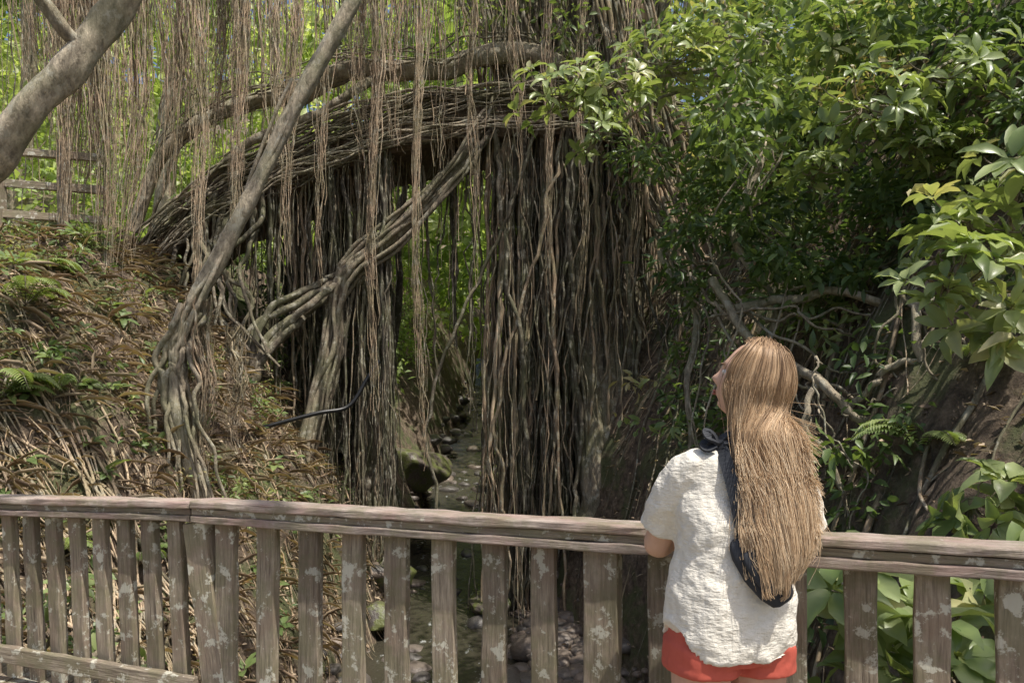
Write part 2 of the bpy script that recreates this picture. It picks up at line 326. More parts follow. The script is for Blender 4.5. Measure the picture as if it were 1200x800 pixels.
for p_ in Pp:
    rings.append([bm.verts.new(p_+np.array(o)+R.randn(3)*.03) for o in ((0,-.72,-.3),(0,.9,-.34),(0,.9,.3),(0,-.45,.28),(0,-.72,.2),(0,-.78,-.05))])
for a,b_ in zip(rings[:-1],rings[1:]):
    for j in range(6): bm.faces.new((a[j],a[(j+1)%6],b_[(j+1)%6],b_[j]))
bm.faces.new(rings[0]);bm.faces.new(rings[-1])
bmesh.ops.recalc_face_normals(bm,faces=bm.faces)
me=bpy.data.meshes.new('stone_footbridge'); bm.to_mesh(me); bm.free(); me.materials.append(simple('old_stone',(.24,.17,.11),.9,(.08,.06,.035),9,.9,.1)); COL.objects.link(bpy.data.objects.new('stone_footbridge',me))
H=Tubes()
def strand(x,y,zt,zb,r,tone,w=.07,n=None,drift=.15,sides=4):
    n=n or int(10+abs(zt-zb)*4)
    z=np.linspace(zt,zb,n); f=np.linspace(0,1,n)
    P=np.stack([x+drift*R.randn()*f,y+drift*R.randn()*f,z],-1)
    H.add(wob(P,w*(.5+1.3*R.rand()**2)),r*(1.05-.5*f)*(.8+.4*R.rand(n)),sides,tone)
def tassel(x,y,zt,zb,n,spread,tone,r=.0085):
    bd=R.randn()*.12
    for k in range(n):
        e=zb+(zt-zb)*.4*R.rand()**1.6
        ox,oy=R.randn(2)*spread; m_=int(12+abs(zt-e)*4); f=np.linspace(0,1,m_)
        sq=1-.6*f
        P=np.stack([x+ox*sq+.05*np.sin(f*9+x)+bd*f*f,y+oy*sq,zt+(e-zt)*f],-1)
        H.add(wob(P,.06+.06*R.rand()),r*(.4+1.1*R.rand()**2)*(1.1-.6*f),3,np.clip(tone+.45*(R.rand()-.5),0,1))
cc=[(-.3,.05,18),(-.05,.1,46),(.25,.08,40),(.58,.07,38),(.85,.1,38),(1.15,.1,34),(1.45,.1,20),(1.8,.12,24),(2.15,.12,24)]
for cx,s,n in cc:
    for k in range(n):
        x=cx+R.randn()*s; y=11.6+R.rand()*.8; zt=5.7+.4*R.rand(); zb=float(gz(x,y))-.1
        if R.rand()<.3: zb+=2.8*R.rand()
        strand(x,y,zt,zb,.008+.042*R.rand()**2.8,.06+.85*R.rand()**1.3,.12,None,.22,5)
for k in range(26):
    x=-.3+2.5*R.rand(); x2=x+R.randn()*.6; H.add(wob(sm([(x,11.4,5.8),(x*.6+x2*.4,11.4,4),(x2,11.5,1.5),(x2+.1,11.6,-.2)],40),.14),.012+.03*R.rand()**2,5,.1+.6*R.rand())
for k in range(110):
    x=-.4+2.8*R.rand(); tx=x+R.randn()*.8+.3*(x-1)
    H.add(wob(sm([(x,11.9,5.9),(x*.7+tx*.3,11.8,7),(tx,11.7+R.rand(),9.5)],22),.12),.008+.03*R.rand()**2,5,.1+.5*R.rand())
for cx,n,s,lo in ((-2.05,34,.08,-1),(-2.35,24,.1,-1),(-1.45,5,.05,1.8),(-1.0,5,.07,2.4),(-2.85,22,.16,-1),(-3.3,22,.22,-1),(-3.8,18,.25,0),(-.6,6,.06,1.0)):
    for k in range(n):
        x=cx+R.randn()*s; y=11.4+R.rand()*.9; strand(x,y,5.2+.5*R.rand(),max(float(gz(x,y)),lo)+(R.rand()<.4)*R.rand()*3,.008+.026*R.rand()**2,.04+.55*R.rand(),.12)
for k in range(620):
    x=-5.7+5.8*R.rand(); 
    if vnoise(np.array(x*2.1),np.array(3.3),5)<.36: continue
    zz=np.interp(x,dx_,dz_); y=11.5+.8*R.rand()
    strand(x,y,zz-.25,zz-.5-2.5*R.rand()**2,.004+.01*R.rand()**2,.25+.65*R.rand(),.07)
for (x,y,zt,zb,n,s) in [(-5.35,9.6,9,2.9,90,.17),(-4.9,9.8,9,3.4,70,.16),(-4.1,9.6,9,2.2,34,.06),(-3.55,9.6,9,3.8,60,.08),(-4.5,9.8,9,4.2,60,.2),(-3.85,9.9,9,4.7,44,.12),(-3.2,9.6,9,4.6,40,.1),(-5.9,9.7,9,3.6,50,.15),(-2.95,10,9,3.2,20,.05),
     (-2.65,10.5,9,3.0,16,.045),(-1.95,10.4,9,1.2,30,.045),(-1.35,10.2,9,.6,20,.045),(-1.2,10.6,9,3.8,16,.05),(-6.4,10.6,9,4.8,80,.3),(-5.8,10.4,9,4.2,50,.16),(-7.0,11,9.5,5.2,60,.3),
     (-3.0,10.4,9,5.2,30,.12),(-2.2,10.6,9,4.8,34,.12),(-1.65,10.8,9,5.2,26,.1),(.0,10.9,9,4.6,20,.07),(.55,10.8,9,3.2,16,.045),(1.0,10.8,8,2.5,14,.05),(1.75,10.8,8,2.7,16,.06),(-.6,10.9,9,3.2,14,.04),(-3.4,8.1,2.6,.7,80,.12),(-3.1,8.3,2.3,1.0,30,.07)]:
    tassel(x,y,zt,zb,n,s,.7+.15*R.rand())
for k in range(420):
    x=-10+10.3*R.rand(); 
    if vnoise(np.array(x*1.6),np.array(7.7),9)<.36: continue
    y=12.8+3.5*R.rand(); strand(x,y,11,5+4*R.rand(),.005+.018*R.rand()**2,.05+.6*R.rand(),.12)
for k in range(320):
    x=-6.8+9.4*R.rand(); 
    if vnoise(np.array(x*2.6),np.array(1.7),4)<.36: continue
    y=10.8+1.2*R.rand(); strand(x,y,10,4.4+4*R.rand(),.004+.01*R.rand()**2,.4+.5*R.rand(),.14)
for k in range(60):
    x0=1.6+R.rand()*.9; H.add(wob(sm([(x0-.6,11,7.8+R.rand()),(x0,11,5.8),(x0+.5+.3*R.rand(),10.9,4),(x0+.6+.6*R.rand(),10.7,2.2+R.rand()),(x0+.7,10.8,.8)],40),.16),.01+.03*R.rand()**2,5,.15+.6*R.rand())
H.build('hanging_aerial_roots',M_root)
G=Tubes()
def crawl(x,y,dx,dy,n,step,r,tone,lift=.03,wand=.16):
    P=[]; a=math.atan2(dy,dx)
    for k in range(n):
        P.append((x,y)); a+=R.randn()*wand; a+=(math.atan2(dy,dx)-a)*.12; x+=math.cos(a)*step; y+=math.sin(a)*step
    P=np.array(P); z=gz(P[:,0],P[:,1]); 
    z=np.convolve(np.pad(z,2,'edge'),np.ones(5)/5,'valid')+lift
    Q=sm(np.column_stack([P,z]),n*2); f=np.linspace(1,.35,n*2); G.add(Q,r*f,5,tone,0,.15)
for k in range(360):
    y=5.0+7.7*R.rand(); x=-2.8-3.2*R.rand(); crawl(x,y,1,-.45+.7*R.randn(),int(8+18*R.rand()),.1,.003+.018*R.rand()**3,.4+.6*R.rand(),.03+.06*R.rand(),.26)
for k in range(80):
    y=5.0+2.6*R.rand(); x=-4.9+1.4*R.rand(); crawl(x,y,1,-.3+.3*R.randn(),24,.1,.006+.012*R.rand(),.85+.15*R.rand(),.1,.13)
for k in range(230):
    y=4.8+8*R.rand(); x=2.3+3*R.rand(); crawl(x,y,-1,-.3+.9*R.randn(),int(10+16*R.rand()),.1,.006+.03*R.rand()**3,.15+.6*R.rand(),.03+.06*R.rand(),.3)
G.build('bank_roots',M_root)
g2=Tubes()
for pts,r in [([(2.0,7.6,2.7),(2.25,7.0,2.05),(2.55,6.3,1.72),(2.85,6.1,1.4),(3.2,5.9,1.1),(3.5,5.8,.5),(3.6,5.7,-.2)],.045),([(2.3,7.4,2.4),(2.9,6.8,2.5),(3.6,6.5,2.35),(4.5,6.6,2.7)],.045),
   ([(2.9,6.2,1.45),(3.1,6.0,1.75),(3.5,5.9,1.85),(4.1,5.9,2.3)],.03),([(2.6,6.4,1.7),(2.5,6.2,1.2),(2.7,6.0,.6),(2.6,5.9,-.1)],.028),([(1.7,8.4,3.2),(2.0,8.1,2.4),(1.9,8,1.4),(2.1,7.8,.3)],.04),
   ([(2.2,8,4.9),(2.6,7.8,4.1),(2.3,7.8,3.2),(2.6,7.4,2.4),(2.3,7.3,1.2),(2.5,7,0)],.04),([(3.3,6.0,2.3),(3.2,5.9,1.8),(3.5,5.8,1.3),(3.4,5.7,.4),(3.2,5.6,-.2)],.035)]:
    limb(g2,pts,r,r*.7,60,10,.6+.3*R.rand(),.1,.14,.12)
    for q in range(4):
        o_=R.randn(3)*.14; limb(g2,[tuple(np.array(p)+o_*(1+.5*j)) for j,p in enumerate(pts)],r*.35,r*.2,50,6,.4+.4*R.rand(),.0,.22)
g2.build('exposed_tree_roots',M_bark)
# ------------------------------------------------------------ foliage
mid=Leaves()
def mass(c,rad,n,L,tone,**k): mid.clump(c,rad,n,L,tone,**k)
for k in range(70):
    y=5.0+5.5*R.rand(); x=2.2+3.6*R.rand(); z=float(gz(x,y)); mass((x,y,z+.25),(.45,.45,.35),110,.1+.06*R.rand(),.12+.4*R.rand())
for k in range(42):
    y=6.5+3.5*R.rand(); x=y*(.26+.42*R.rand()); z=2.2+4.2*R.rand(); mass((x,y,z),(.55,.5,.35),140,.11+.05*R.rand(),.3+.4*R.rand())
for k in range(40):
    y=8.5+4*R.rand(); x=y*(.2+.55*R.rand()); z=4.6+3.5*R.rand(); mass((x,y,z),(.8,.7,.4),170,.13,.6+.35*R.rand())
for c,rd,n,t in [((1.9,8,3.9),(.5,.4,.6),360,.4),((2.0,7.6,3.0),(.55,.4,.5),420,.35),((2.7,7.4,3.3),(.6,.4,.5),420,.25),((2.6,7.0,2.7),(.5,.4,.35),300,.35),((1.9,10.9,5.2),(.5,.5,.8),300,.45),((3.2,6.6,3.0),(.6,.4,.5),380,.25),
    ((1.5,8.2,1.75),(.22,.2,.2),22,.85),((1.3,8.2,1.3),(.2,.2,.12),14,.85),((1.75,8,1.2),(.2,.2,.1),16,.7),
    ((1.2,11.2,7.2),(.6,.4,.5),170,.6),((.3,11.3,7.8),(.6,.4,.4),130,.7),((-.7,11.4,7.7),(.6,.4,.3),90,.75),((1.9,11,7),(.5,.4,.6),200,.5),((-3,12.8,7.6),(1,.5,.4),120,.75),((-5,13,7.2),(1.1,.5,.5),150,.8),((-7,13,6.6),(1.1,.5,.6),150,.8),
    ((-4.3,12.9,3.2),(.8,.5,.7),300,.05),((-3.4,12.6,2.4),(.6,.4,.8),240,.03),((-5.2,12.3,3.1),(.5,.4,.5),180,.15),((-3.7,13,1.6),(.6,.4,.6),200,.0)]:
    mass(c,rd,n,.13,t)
for k in range(260):
    y=4.8+7.5*R.rand(); x=-2.5-4*R.rand(); 
    if vnoise(np.array(x*.9),np.array(y*.9),31)<.42: continue
    z=float(gz(x,y)); mass((x,y,z+.06),(.22,.22,.1),int(15+55*R.rand()),.05+.06*R.rand(),.45+.4*R.rand())
for k in range(110):
    y=5+6*R.rand(); x=-2.5-3.4*R.rand(); z=float(gz(x,y)); mid.rosette((x,y,z+.1),(R.randn()*.3,-.4,1),.1+.12*R.rand(),6,.6,.4)
for k in range(36):
    y=13+12*R.rand(); x=R.choice([-1,1])*(2.2+2.5*R.rand())-1.1; z=float(gz(x,y)); mass((x,y,z+.3),(.5,.6,.4),110,.12,.3+.4*R.rand())
mid.build('forest_undergrowth',M_leaf,1)
lt=Leaves()
n=24000; y=4+9*R.rand(n); sd=R.rand(n)<.72; x=np.where(sd,-2.0-4.8*R.rand(n),.2+5.5*R.rand(n)); z=gz(x,y)+.02+.03*R.rand(n)
D_=R.randn(n,3)*[1,1,.4]; D_/=np.linalg.norm(D_,axis=1)[:,None]
lt.add(np.stack([x,y,z],-1),D_,R.randn(n,3)*.4+[0,0,1],.04+.07*R.rand(n),.015+.03*R.rand(n),R.rand(n))
lt.build('leaf_litter',M_litter,0)
gr=Leaves()
n=4200; y=4.6+7*R.rand(n); x=-2.3-4.2*R.rand(n); z=gz(x,y)
D_=R.randn(n,3)*[.9,.9,.3]+[.6,-.3,.1]; D_/=np.linalg.norm(D_,axis=1)[:,None]
gr.add(np.stack([x,y,z+.03],-1),D_,R.randn(n,3)*.4+[0,0,1],.12+.35*R.rand(n),.006+.007*R.rand(n),.35+.65*R.rand(n))
gr.build('dry_grass',M_litter,1)
def shrub(name,root,groups,mat,L,det=2,tone=.6,wr=.36):
    lv=Leaves(); tb=Tubes(); e=empty(name)
    for (c,rad,n) in groups:
        c=np.array(c,float)
        limb(tb,[root,tuple((np.array(root)+c)/2+R.randn(3)*.15),tuple(c)],.03,.012,30,7,.5,.05,.05)
        for k in range(n):
            q=R.randn(3); q/=np.linalg.norm(q); q*=R.rand()**.4; p=c+q*np.array(rad)
            tb.add(wob(sm([tuple(c),tuple((c+p)/2+[0,0,-.05]),tuple(p)],10),.03),np.linspace(.008,.004,10),5,.45)
            ax=q*.8+np.array([0,-.25,.7])+R.randn(3)*.25
            lv.rosette(p,ax,L*(.75+.5*R.rand()),R.randint(5,9),tone+.3*(R.rand()-.5),wr)
    tb.build('stems',M_bark,e); lv.build('leaves',mat,det,e)
shrub('broadleaf_shrub',(4.4,6.2,2.4),[((2.6,4.2,2.45),(.42,.35,.3),20),((2.35,4.0,2.1),(.3,.3,.22),12),((2.85,4.3,1.95),(.35,.3,.25),12),((2.9,4.2,2.8),(.35,.3,.25),10)],M_leaf_big,.19,2,.74,.36)
shrub('overhanging_tree_branch',(3.2,8.6,5.6),[((.45,7,4.35),(.55,.4,.28),20),((1.0,7,4.5),(.45,.4,.3),18),((.8,7,4.0),(.35,.3,.2),10),((1.5,7.2,4.75),(.5,.4,.3),20),((1.9,7.3,5.0),(.5,.4,.3),18)],M_leaf_big,.17,2,.7,.36)
shrub('overhanging_tree_branch',(4.6,7.6,4.6),[((2.85,6,3.85),(.5,.4,.3),22),((3.3,6.2,3.6),(.45,.4,.25),18),((3.4,6,4.1),(.5,.4,.3),18),((2.6,6.4,3.5),(.35,.3,.2),12),((4.0,6.3,4.2),(.5,.4,.4),22),((3.0,6.5,4.7),(.6,.4,.3),20),((3.9,6.4,3.3),(.5,.4,.4),20)],M_leaf_big,.18,2,.62,.36)
shrub('creek_bank_plant',(2.6,4.4,-.9),[((1.75,3.5,.55),(.3,.25,.2),9),((2.1,3.6,.3),(.35,.3,.25),12),((2.4,3.4,.55),(.3,.3,.25),11),((2.1,3.2,-.05),(.3,.3,.2),8),((1.6,3.5,.15),(.2,.3,.2),6),((2.6,4.2,.9),(.4,.3,.2),10),((1.9,3.2,.35),(.3,.2,.2),8)],M_leaf_big,.19,2,.7,.5)
shrub('creek_bank_plant',(-3.3,4.9,-.6),[((-2.9,4.8,.1),(.25,.2,.2),7),((-2.5,4.7,-.2),(.2,.2,.2),5)],M_leaf_big,.14,2,.6,.4)
def fern(name,loc,n,L,tone=.5):
    lv=Leaves(); tb=Tubes(); e=empty(name)
    for k in range(n):
        a=R.rand()*6.28; l=L*(.7+.5*R.rand()); m_=26
        d=np.array([math.cos(a),math.sin(a),0]); up=.7+.4*R.rand()
        P=sm([loc,tuple(np.array(loc)+d*l*.4+[0,0,l*.45*up]),tuple(np.array(loc)+d*l*.8+[0,0,l*.45*up]),tuple(np.array(loc)+d*l*1.05+[0,0,l*.2*up])],m_)
        tb.add(P,np.linspace(.006,.002,m_),4,.3); t_=np.gradient(P,axis=0); t_/=np.linalg.norm(t_,axis=1)[:,None]
        s_=np.cross(t_,[0,0,1]); s_/=np.linalg.norm(s_,axis=1)[:,None]; f=np.linspace(0,1,m_)
        for sg in (-1,1):
            Dd=s_*sg+t_*.4+[0,0,-.15]; Dd/=np.linalg.norm(Dd,axis=1)[:,None]
            ll=l*.24*np.sin(np.pi*np.clip(f*.9+.12,0,1))**.7
            lv.add(P[3:],Dd[3:],np.tile([0,0,1.],(m_-3,1)),ll[3:],ll[3:]*.28,tone+.15*(R.rand()-.5))
    tb.build('stalks',M_root,e); lv.build('fronds',M_leaf,1,e)
for x,y,L in [(-4.75,6.8,.55),(-4.2,6.2,.4),(-5.0,7.6,.5),(-3.4,5.6,.3),(-4.2,9.3,.4),(4.0,5.6,.5),(3.4,5.2,.45),(-3.5,7,.3),(3.9,6.3,.55),(-5.6,8.6,.5),(-4.4,7.4,.35),(-3.9,6.5,.3),(3.0,5.4,.4)]:
    fern('fern',(x,y,float(gz(x,y))),11,L,.6+.2*R.rand())
bg=Leaves(); tk=Tubes()
for k in range(270):
    y=19+16*R.rand(); u=-.85+1.7*R.rand(); x=y*u; g=float(gz(x,y)); z=max(g,-1)+.68*y*R.rand()**1.05+.3
    r=1.3+1.0*R.rand()
    if abs(x+1.2)<1.2+r and z<zs(y)+2.2+r*.7: continue
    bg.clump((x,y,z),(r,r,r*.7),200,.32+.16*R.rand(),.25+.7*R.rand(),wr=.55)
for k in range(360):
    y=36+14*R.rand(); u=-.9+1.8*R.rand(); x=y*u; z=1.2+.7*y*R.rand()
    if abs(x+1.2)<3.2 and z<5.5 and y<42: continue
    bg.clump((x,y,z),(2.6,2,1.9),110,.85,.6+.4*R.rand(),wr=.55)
for k in range(70):
    y=17+9*R.rand(); x=y*(-.35+.5*R.rand()); g=float(gz(x,y)); 
    if abs(x+1.15)<2.1: continue
    bg.clump((x,y,g+.6),(.7,.9,.7),130,.2,.2+.5*R.rand())
for k in range(24):
    y=17+18*R.rand(); x=y*(-.8+1.5*R.rand()); 
    if abs(x+1.1)<2: x+=4
    g=float(gz(x,y)); limb(tk,[(x,y,g-.3),(x+R.randn()*.3,y,g+4),(x+R.randn()*.8,y,g+8),(x+R.randn()*1.5,y,g+15)],.2+.12*R.rand(),.1,30,9,.3+.4*R.rand(),.08,.3)
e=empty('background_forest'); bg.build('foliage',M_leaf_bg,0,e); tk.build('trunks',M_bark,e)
cp=Leaves(); ct=Tubes()
for k in range(30):  # unseen overhead leaf clumps, added to break the sun into dapples
    x=-6+17*R.rand(); y=-9+17*R.rand(); z=10.5+3*R.rand()
    if math.hypot(x-4.2,y+1.1)<2.6: continue  # gap left so the added canopy keeps sun on the woman
    cp.clump((x,y,z),(.9,.9,.4),60,.24,.3+.4*R.rand(),wr=.5)
for k in range(22): # unseen crown clumps added above the arch to shade the root curtain
    x=-1.0+7*R.rand(); y=9.3+4.5*R.rand(); z=10.6+3.2*R.rand()
    cp.clump((x,y,z),(1,.9,.45),80,.26,.3+.4*R.rand(),wr=.5)
for k in range(9):
    limb(ct,[(12,-6,6),(8,-3,9.5),(3+R.randn()*3,-1+R.randn()*3,11.3),(-3+R.randn()*3,R.randn()*5,12)],.2,.03,40,8,.5,.05,.2)
limb(ct,[(12.5,-6,-.5),(12.3,-6,3),(12,-6,6.3)],.5,.3,30,12,.5,.1,.1)
e=empty('unseen_shade_canopy'); cp.build('foliage',M_leaf,0,e); ct.build('trunk_and_branches',M_bark,e)
# ------------------------------------------------------------ timber
def beam(name,p0,p1,w,h,mat,parent,seg=14,jit=.003,bev=.005):
    p0=Vector(p0);p1=Vector(p1);d=p1-p0;L=d.length;x=d.normalized()
    ref=Vector((0,0,1)) if abs(x.z)<.8 else Vector((math.cos(-.36+math.pi/2),math.sin(-.36+math.pi/2),0))
    y=ref.cross(x).normalized(); z=x.cross(y)
    V=[];F=[];
    for i in range(seg+1):
        jx=L*i/seg
        for (a,b_) in ((-.5,-.5),(.5,-.5),(.5,.5),(-.5,.5)):
            V.append((jx,a*w+random.uniform(-jit,jit),b_*h+random.uniform(-jit,jit)))
    for i in range(seg):
        for j in range(4): F.append((i*4+j,(i)*4+(j+1)%4,(i+1)*4+(j+1)%4,(i+1)*4+j)[::-1])
    F.append((0,1,2,3)); F.append(tuple(seg*4+j for j in (3,2,1,0)))
    me=bpy.data.meshes.new(name); me.from_pydata(V,[],F); me.update(); me.materials.append(mat)
    bm=bmesh.new(); bm.from_mesh(me); bmesh.ops.recalc_face_normals(bm,faces=bm.faces); bm.to_mesh(me); bm.free()
    ob=bpy.data.objects.new(name,me); COL.objects.link(ob)
    M=Matrix((x,y,z)).transposed().to_4x4(); M.translation=p0; ob.matrix_world=M
    if parent: ob.parent=parent
    bv=ob.modifiers.new('bevel','BEVEL'); bv.width=bev; bv.segments=2; bv.limit_method='ANGLE'; bv.angle_limit=math.radians(50)
    return ob
rl=empty('wooden_railing')
Bp=np.array([-1.26,3.0,1.04]); Rp=np.array([2.3,1.654,1.035]); Lp=np.array([-2.95,3.58,1.0])
dR=(Rp-Bp)/np.linalg.norm(Rp-Bp); dL=(Lp-Bp)/np.linalg.norm(Lp-Bp)
def pt(base,d,s): return tuple(base+d*s)
LR=np.linalg.norm(Rp-Bp); LL=np.linalg.norm(Lp-Bp)
def off(p,dz): return (p[0],p[1],p[2]+dz)
beam('top_rail_right',off(Bp,-.016),off(Rp,-.016),.13,.03,M_rail,rl,50,.003,.006)
beam('rail_body_right',off(Bp+np.array([0,.004,0]),-.046),off(Rp+np.array([0,.004,0]),-.046),.112,.026,M_wood,rl,50,.0015,.003)
beam('under_rail_right',off(Bp,-.075),off(Rp,-.075),.126,.03,M_rail,rl,50,.0025,.005)
beam('top_rail_left',off(Bp+np.array([-.004,0,0]),-.02),off(Lp,-.02),.122,.03,M_rail,rl,24,.003,.006)
beam('rail_body_left',off(Bp+dL*.01,-.048),off(Lp,-.048),.1,.024,M_wood,rl,24,.0015,.003)
beam('under_rail_left',off(Bp+dL*.012,-.074),off(Lp,-.074),.112,.026,M_rail,rl,24,.002,.005)
s=.13;k=0
while s<LR:
    p=pt(Bp,dR,s); wd=.08+.012*random.random()
    if k==8: wd=.115
    t_=random.uniform(-.006,.006)
    beam('baluster_%d'%k,(p[0],p[1],-.12),(p[0]+t_,p[1],p[2]-.092),wd,.04 if wd<.1 else .07,M_wood,rl,8,.0035); s+=.19+random.uniform(-.008,.008); k+=1
s=.13
while s<LL:
    p=pt(Bp,dL,s); beam('baluster_%d'%k,(p[0]+.035,p[1],.12),(p[0],p[1],p[2]-.09),.07,.036,M_wood,rl,8,.003); s+=.135; k+=1
beam('corner_post',(Bp[0]+.15,Bp[1]-.03,-.2),(Bp[0]-.005,Bp[1]+.01,.948),.11,.09,M_wood,rl,10,.003)
beam('end_post',(-2.48,3.44,-.1),(-2.5,3.45,.91),.1,.1,M_wood,rl,10,.003)
beam('lower_rail_left',(Bp[0]+.0,Bp[1]-.055,.3),(Lp[0],Lp[1]-.055,.33),.03,.075,M_wood,rl,20,.003)
dk=empty('bridge_deck')
x=-4.2;k=0
while x<3.2:
    yr=(np.interp(x,[-2.95,-1.26,2.3],[3.58,3.0,1.654]))+.12; zd=float(np.interp(x,[-1.9,-.6],[.2,0]))
    beam('plank_%d'%k,(x,-2.2,zd-.02),(x,yr,zd-.02),.135,.035,M_wood,dk,8,.002); x+=.145;k+=1
for yy in (-2,.2,1.4): beam('joist_%d'%int(yy*10),(-4.3,yy,-.16),(3.3,yy,-.16),.12,.2,M_wood,dk)
fe=empty('wooden_fence')
for zz in (3.95,4.35,4.78): beam('rail_%d'%int(zz*100),(-9.5,9.4,zz+.15),(-5.45,9.9,zz-.02),.05,.1,M_wood,fe,12,.008)
for k,xx in enumerate((-9.0,-7.9,-6.75,-5.95)): beam('post_%d'%k,(xx,9.55+.12*(xx+8.3),3.0),(xx,9.55+.12*(xx+8.3),4.98),.12,.12,M_wood,fe,6,.008)
pp=Tubes(); pp.add(sm([(-3.95,9.8,.95),(-3.4,10,1.15),(-2.7,10.2,1.35),(-2.3,10.4,1.45),(-2.05,10.5,1.85),(-1.9,10.6,2.1)],40),.03,8,.5)
pp.build('black_pipe',simple('black_plastic',(.02,.02,.02),.4))
# ------------------------------------------------------------ woman
W=empty('woman')
def skinchain(name,verts,edges,rad,mat,sub=2,root=0):
    me=bpy.data.meshes.new(name); me.from_pydata(verts,edges,[]); ob=bpy.data.objects.new(name,me); COL.objects.link(ob)
    md=ob.modifiers.new('skin','SKIN'); 
    for i,r_ in enumerate(rad):
        v=me.skin_vertices[0].data[i]; v.radius=(r_,r_) if not isinstance(r_,tuple) else r_; v.use_root=(i==root)
    md.use_smooth_shade=True
    ss=ob.modifiers.new('sub','SUBSURF'); ss.levels=sub; ss.render_levels=sub
    dg=bpy.context.evaluated_depsgraph_get(); dg.update(); m2=bpy.data.meshes.new_from_object(ob.evaluated_get(dg)); bpy.data.objects.remove(ob)
    return m2
def loft(rings,cap=True):
    n=len(rings[0]); V=[p for r in rings for p in r]; F=[]
    for i in range(len(rings)-1):
        for j in range(n): F.append((i*n+j,i*n+(j+1)%n,(i+1)*n+(j+1)%n,(i+1)*n+j))
    if cap: F.append(tuple(range(n))[::-1]); F.append(tuple((len(rings)-1)*n+j for j in range(n)))
    me=bpy.data.meshes.new('l'); me.from_pydata([tuple(map(float,p)) for p in V],[],F); me.update(); return me
def fuse(name,meshes,mat,voxel,smooth_it=6,parent=W,disp=None):
    bm=bmesh.new()
    for m_ in meshes: bm.from_mesh(m_)
    bmesh.ops.recalc_face_normals(bm,faces=bm.faces)
    me=bpy.data.meshes.new(name); bm.to_mesh(me); bm.free()
    ob=bpy.data.objects.new(name,me); COL.objects.link(ob)
    rm=ob.modifiers.new('r','REMESH'); rm.mode='VOXEL'; rm.voxel_size=voxel; rm.use_smooth_shade=True
    s_=ob.modifiers.new('s','SMOOTH'); s_.iterations=smooth_it; s_.factor=.5
    if disp:
        for (sc,st) in disp:
            tx=bpy.data.textures.new('folds','CLOUDS'); tx.noise_scale=sc
            d_=ob.modifiers.new('d','DISPLACE'); d_.texture=tx; d_.strength=st; d_.mid_level=.5; d_.texture_coords='LOCAL'
    dg=bpy.context.evaluated_depsgraph_get(); dg.update(); m2=bpy.data.meshes.new_from_object(ob.evaluated_get(dg)); bpy.data.objects.remove(ob)
    m2.materials.clear(); m2.materials.append(mat)
    m2.polygons.foreach_set('use_smooth',np.ones(len(m2.polygons),dtype=bool))
    ob=bpy.data.objects.new(name,m2); COL.objects.link(ob); ob.parent=parent; return ob
m,nt,o=newmat('skin'); M_skin=m
n=noise(nt,coords(nt),30,4); p=nd(nt,'ShaderNodeBsdfPrincipled',Roughness=.5); p.inputs['Subsurface Weight'].default_value=.08; p.inputs['Subsurface Radius'].default_value=(.01,.004,.002)
nt.links.new(mix(nt,n,(.58,.35,.25),(.72,.46,.34)),p.inputs['Base Color']); nt.links.new(p.outputs[0],o.inputs[0])
m,nt,o=newmat('cream_muslin'); M_shirt=m
a_=noise(nt,coords(nt,(50,50,130)),1.0,3,.6); b_=noise(nt,coords(nt,(120,120,40)),1.0,2,.5); w_=noise(nt,coords(nt,(9,9,5)),1.0,3)
c=mix(nt,a_,(.7,.65,.56),(.88,.84,.75)); p=nd(nt,'ShaderNodeBsdfPrincipled',Roughness=.95); nt.links.new(c,p.inputs['Base Color'])
p.inputs['Specular IOR Level'].default_value=.2
bb=bump(nt,a_,.8,.006); bb=bump(nt,b_,.5,.004,bb); nt.links.new(bump(nt,w_,.6,.03,bb),p.inputs['Normal']); nt.links.new(p.outputs[0],o.inputs[0])
M_shorts=simple('red_cotton',(.62,.13,.085),.85,(.5,.09,.06),40,.3,.004)
M_black=simple('navy_black_fabric',(.016,.018,.024),.75,(.032,.036,.045),30,.4,.004)
fdir=np.array([-.25,.968,0]); ldir=np.array([-.968,-.25,0])
def ctr(z): return np.array([np.interp(z,[.6,.85,1.0,1.2,1.35],[.578,.582,.595,.615,.635]),np.interp(z,[.6,.85,1.0,1.2,1.35],[1.99,1.98,1.99,2.03,2.03]),z])
def ring(z,a,b,n=40,c=None,zf=None,pw=2.3):
    c=ctr(z) if c is None else c; out=[]
    for j in range(n):
        t=2*math.pi*j/n; ca,sa=math.cos(t),math.sin(t)
        x_=math.copysign(abs(ca)**(2/pw),ca)*a; y_=math.copysign(abs(sa)**(2/pw),sa)*b
        p=c+ldir*x_+fdir*y_; 
        if zf: p=p+np.array([0,0,zf(ca,sa)])
        out.append(p)
    return out
hem=lambda ca,sa: .03*abs(ca)**6-(.012*max(-sa,0))+.055*max(ca,0)**8
shirt=loft([ring(.77,.178,.13,zf=hem),ring(.80,.178,.133,zf=lambda a,b:.5*hem(a,b)),ring(.87,.172,.13),ring(.95,.165,.125),ring(1.05,.163,.122),ring(1.15,.17,.118),ring(1.22,.17,.108),ring(1.265,.15,.092),ring(1.295,.105,.075),ring(1.32,.07,.062),ring(1.335,.06,.058)])
def tube_mesh(pts,rads,n=20,k=14):
    P=sm(pts,k); r_=np.interp(np.linspace(0,1,k),np.linspace(0,1,len(rads)),rads); T_=np.gradient(P,axis=0); T_/=np.linalg.norm(T_,axis=1)[:,None]
    out=[]
    for p_,t_,rr in zip(P,T_,r_):
        a=np.cross(t_,[.1,1,.05]); a/=np.linalg.norm(a); b=np.cross(t_,a); out.append([p_+rr*(math.cos(q)*a+math.sin(q)*b) for q in np.linspace(0,2*math.pi,n,endpoint=False)])
    return loft(out)
